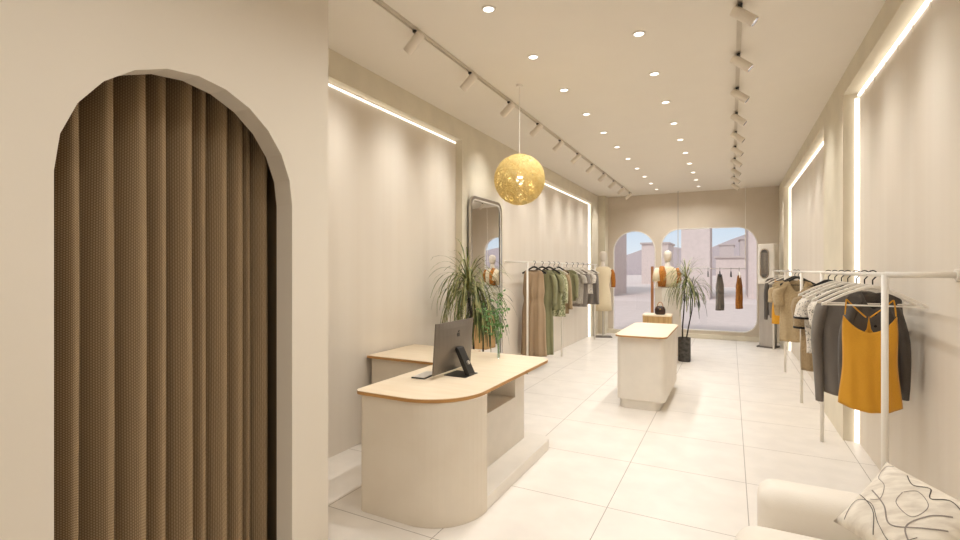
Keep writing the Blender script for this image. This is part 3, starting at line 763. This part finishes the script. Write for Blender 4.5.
bm=B(); tube(bm,[(-.13,-.05,.385),(-.15,-.10,.27),(-.16,-.11,.12),(-.16,-.11,.02)],[.045,.075,.08,.065],14); tube(bm,[(.14,-.08,.36),(.17,-.11,.25),(.16,-.11,.08)],[.03,.04,.045],10); obj('jacket',bm,F_RUST,t,smooth=True)['label']='rust orange jacket over one shoulder'
bm=B(); tube(bm,[(-.22,-.05,.35),(-.26,-.10,.24),(-.27,-.12,.12)],[.035,.06,.07],12); obj('scarf',bm,F_CREAM,t,smooth=True)

# tall appliance in the far right corner
t=thing('garment_care_unit','tall white and grey floor-standing unit with an oval window in the far right corner','appliance',(.68,11.5,0),math.radians(-20)); t.scale=(.78,.78,1)
bm=B(); prism(bm,rrect(-.17,-.16,.17,.16,(.03,)*4,5),.03,1.30); obj('lower_body',bm,STEEL,t,bevel=.004)
bm=B(); box(bm,(-.22,-.2,0),(.22,.2,.03)); obj('base_plate',bm,mat('base_grey',L(110,102,94),.5),t,bevel=.005)
bm=B(); prism(bm,rrect(-.20,-.19,.20,.19,(.06,)*4,6),1.301,2.12); obj('upper_body',bm,WHITEM,t,bevel=.01)
def oval(w,h,n=32):
    out=[]
    for k in range(n):
        a=2*PI*k/n; out.append((w*math.cos(a),(h-w)*(1 if math.sin(a)>0 else -1)*(abs(math.sin(a))>1e-6)+w*math.sin(a)))
    return out
ov=oval(.11,.31); oi=oval(.085,.285); bm=B()
for k in range(32):
    j=(k+1)%32; P4=[ov[k],ov[j],oi[j],oi[k]]
    f=[bm.verts.new((x-.03,-.205,z+1.72)) for x,z in P4]; g=[bm.verts.new((x-.03,-.191,z+1.72)) for x,z in P4]
    bm.faces.new(f); bm.faces.new((f[0],f[1],g[1],g[0])); bm.faces.new((f[3],f[2],g[2],g[3]))
obj('oval_rim',bm,CHROME,t)
bm=B(); ring_loft(bm,[[(x-.03,y,z+1.72) for x,z in oi] for y in (-.194,-.192)]); ow=obj('oval_window',bm,mat('smoked_glass',L(96,92,90),.15),t)
bm=B()
for k in range(5): box(bm,(-.095+k*.03,-.199,1.5),(-.085+k*.03,-.195,1.94))
obj('grille',bm,CHROME,ow)

# ------------------------------------------------------------------ sofa and cushion
t=thing('armchair','off-white rounded upholstered armchair in the near right corner','armchair',(.5,1.95,0))
def soft(lo,hi,r,name,sd=2):
    bm=B(); box(bm,lo,hi); o=obj(name,bm,SOFA,t,bevel=r,seg=8,smooth=True); return o
soft((-.39,.50,.05),(.50,.72,.625),.07,'arm')
soft((-.39,-.72,.05),(.50,-.52,.625),.09,'arm')
soft((.30,-.52,.05),(.50,.50,.66),.09,'backrest')
soft((-.49,-.50,.07),(.29,.485,.51),.10,'seat_cushion')
for x in (-.3,.42):
    for y in (-.62,.6):
        bm=B(); tube(bm,[(x,y,0),(x,y,.06)],.02,12); obj('foot',bm,BLACK,t)
# cushion: square pad with puffed faces
T=Vector((.585,2.60,.785)); Lc=Vector((.365,2.375,.585)); Rc=Vector((.80,2.34,.70))
sc_=.97; T,Lc,Rc=[Vector((p.x*sc_,p.y*sc_,1.6+(p.z-1.6)*sc_)) for p in (T,Lc,Rc)]
eu=(Lc-T); ev=(Rc-T); ev=ev-eu*(ev.dot(eu)/eu.dot(eu))*.5; nn=eu.cross(ev).normalized()
if nn.z<0: nn=-nn
def cus(u,v,s):
    uu,vv=2*u-1,2*v-1; th=.06*((1-uu**4)*(1-vv**4))**.6
    k=1-.05*(1-abs(uu))*0
    pin=.06*(uu*uu)*(1-vv*vv)*0
    q=T+eu*u+ev*v+nn*s*th
    c=T+(eu+ev)*.5
    sag=1-.05*((1-uu*uu)*(vv*vv)+(1-vv*vv)*(uu*uu))
    return c+(q-c)*sag
t2=tag(bpy.data.objects.new('throw_cushion',None),'cream throw cushion with grey and black scribbled line print on the armchair','cushion'); COL.objects.link(t2)
bm=B(); N=20
G=[[[bm.verts.new(cus(i/N,j/N,s)) for j in range(N+1)] for i in range(N+1)] for s in (-1,1)]
for s in (0,1):
    for i in range(N):
        for j in range(N): bm.faces.new((G[s][i][j],G[s][i+1][j],G[s][i+1][j+1],G[s][i][j+1]))
bmesh.ops.remove_doubles(bm,verts=bm.verts,dist=.0008); obj('pad',bm,PIL,t2,smooth=True)
def scrib(pts,w,m):
    bm=B(); P=[]
    for a in range(len(pts)-1):   # catmull-rom
        p0=pts[max(a-1,0)];p1=pts[a];p2=pts[a+1];p3=pts[min(a+2,len(pts)-1)]
        for k in range(10):
            s=k/10; P.append(tuple(.5*((2*p1[i])+(-p0[i]+p2[i])*s+(2*p0[i]-5*p1[i]+4*p2[i]-p3[i])*s*s+(-p0[i]+3*p1[i]-3*p2[i]+p3[i])*s**3) for i in (0,1)))
    prev=None
    for k,(u,v) in enumerate(P):
        a=P[max(k-1,0)];b=P[min(k+1,len(P)-1)]; d=Vector((b[0]-a[0],b[1]-a[1])); d=d.normalized() if d.length else Vector((1,0)); n_=Vector((-d.y,d.x))*w*.65
        r_=[cus(u+n_.x,v+n_.y,1)+nn*.0012,cus(u-n_.x,v-n_.y,1)+nn*.0012]; r_=[bm.verts.new(q) for q in r_]
        if prev: bm.faces.new((prev[0],prev[1],r_[1],r_[0]))
        prev=r_
    return bm
INK=mat('print_ink',L(92,84,80),.9); INK2=mat('print_ink_grey',L(150,140,132),.9)
for pts,w,m_ in (([(.05,.12),(.12,.06),(.3,.1),(.38,.22),(.55,.28),(.62,.2)],.006,INK2),
    ([(.95,.1),(.7,.08),(.66,.25),(.82,.42),(.9,.6),(.7,.75)],.0055,INK),
    ([(.6,.05),(.72,.3),(.95,.42)],.007,INK),
    ([(.5,.15),(.6,.35),(.75,.5),(.6,.72),(.45,.9)],.011,INK2),
    ([(.1,.3),(.2,.42),(.12,.55),(.25,.62),(.14,.75),(.2,.9)],.009,INK),
    ([(.35,.4),(.5,.42),(.55,.6),(.35,.65),(.25,.5),(.35,.4)],.006,INK2),
    ([(.3,.85),(.45,.7),(.7,.62),(.9,.85)],.012,INK2)):
    obj('printed_line',scrib(pts,w,m_),m_,t2)

# ------------------------------------------------------------------ outside
bm=B(); box(bm,(-60,12.45,-.2),(60,26,-.06)); struct('ground_pavement',bm,OUTG)
bm=B(); box(bm,(-200,26,-.25),(200,300,-.12)); struct('ground_road',bm,OUTR)
def building(x0,x1,y0,y1,h,label,m,nw=3,nf=2,roof=True):
    t=thing('building',label,'building',((x0+x1)/2,y0,-.2)); w=(x1-x0)/2
    bm=B(); box(bm,(-w,0,0),(w,y1-y0,h)); obj('wall',bm,m,t)
    if roof: bm=B(); box(bm,(-w-.15,-.15,h),(w+.15,y1-y0+.15,h+.2)); obj('roof',bm,BLD2,t)
    return t
building(-18,-6.75,30,36,15,'tall plain pale building at the left edge of the arched door view',BLD)
building(-2.55,-1.06,30,34,14,'tall plain pale block seen in the middle of the wide window',BLD)
building(.9,5,32,38,5.3,'pale block at the right side of the wide window view',BLD)
building(-1.3,1.5,52,60,2.9,'low pale building with a flat roof right of the tall middle block',BLD)
building(-9.5,-6.5,60,66,4.8,'low pale house seen through the arched door',BLD)
building(-1.6,.4,85,95,5.6,'distant grey block behind the low flat-roofed building',BLD2)
building(1.0,6,66,72,5.4,'distant grey block nearer the right side of the wide window',BLD2)
bm=B(); N=40
top=[]
for i in range(N+1):
    x=-90+i*4.5; top.append((x,8.2+2.0*math.sin(x*.09+1)+1.6*math.sin(x*.23)))
ring_loft(bm,[[(x,150,-.2) for x,h in top]+[(x,150,h) for x,h in top[::-1]],[(x,170,-.2) for x,h in top]+[(x,170,h*1.1) for x,h in top[::-1]]])
o=obj('hills',bm,HILL); o['kind']='structure'

# ------------------------------------------------------------------ world
w=bpy.data.worlds.new('sky'); sc.world=w; w.use_nodes=True; nt=w.node_tree; bg=nt.nodes['Background']
tc=nt.nodes.new('ShaderNodeTexCoord'); sp=nt.nodes.new('ShaderNodeSeparateXYZ'); rp=nt.nodes.new('ShaderNodeValToRGB')
rp.color_ramp.elements[0].color=(*L(226,232,236),1); rp.color_ramp.elements[1].color=(*L(225,228,230),1); rp.color_ramp.elements[1].position=.9
e=rp.color_ramp.elements.new(.12); e.color=(*L(190,212,232),1); e=rp.color_ramp.elements.new(.35); e.color=(*L(222,226,228),1)
nt.links.new(tc.outputs['Generated'],sp.inputs[0]); nt.links.new(sp.outputs['Z'],rp.inputs['Fac']); nt.links.new(rp.outputs['Color'],bg.inputs['Color'])
bg.inputs['Strength'].default_value=1.2
sl=bpy.data.lights.new('sun','SUN'); sl.energy=2.0; sl.angle=.2; sl.color=(1,.93,.86)
so=bpy.data.objects.new('sun',sl); COL.objects.link(so); so.rotation_euler=(math.radians(42),0,math.radians(-12))

# ------------------------------------------------------------------ camera
cam=bpy.data.cameras.new('camera'); co=bpy.data.objects.new('camera',cam); COL.objects.link(co)
cam.sensor_width=36; cam.lens=18.0; cam.clip_start=.02; cam.clip_end=1000
co.location=(0,0,1.6); co.rotation_euler=(PI/2,0,math.radians(27.6)); cam.shift_y=-.0007
sc.camera=co
sc.view_settings.view_transform='Standard'; sc.view_settings.look='None'; sc.view_settings.gamma=1
sc.view_settings.exposure=0.0
sc.cycles.max_bounces=8; sc.cycles.diffuse_bounces=5; sc.cycles.glossy_bounces=4; sc.cycles.transparent_max_bounces=12
sc.cycles.use_denoising=True; sc.cycles.sample_clamp_indirect=4; sc.cycles.caustics_reflective=False
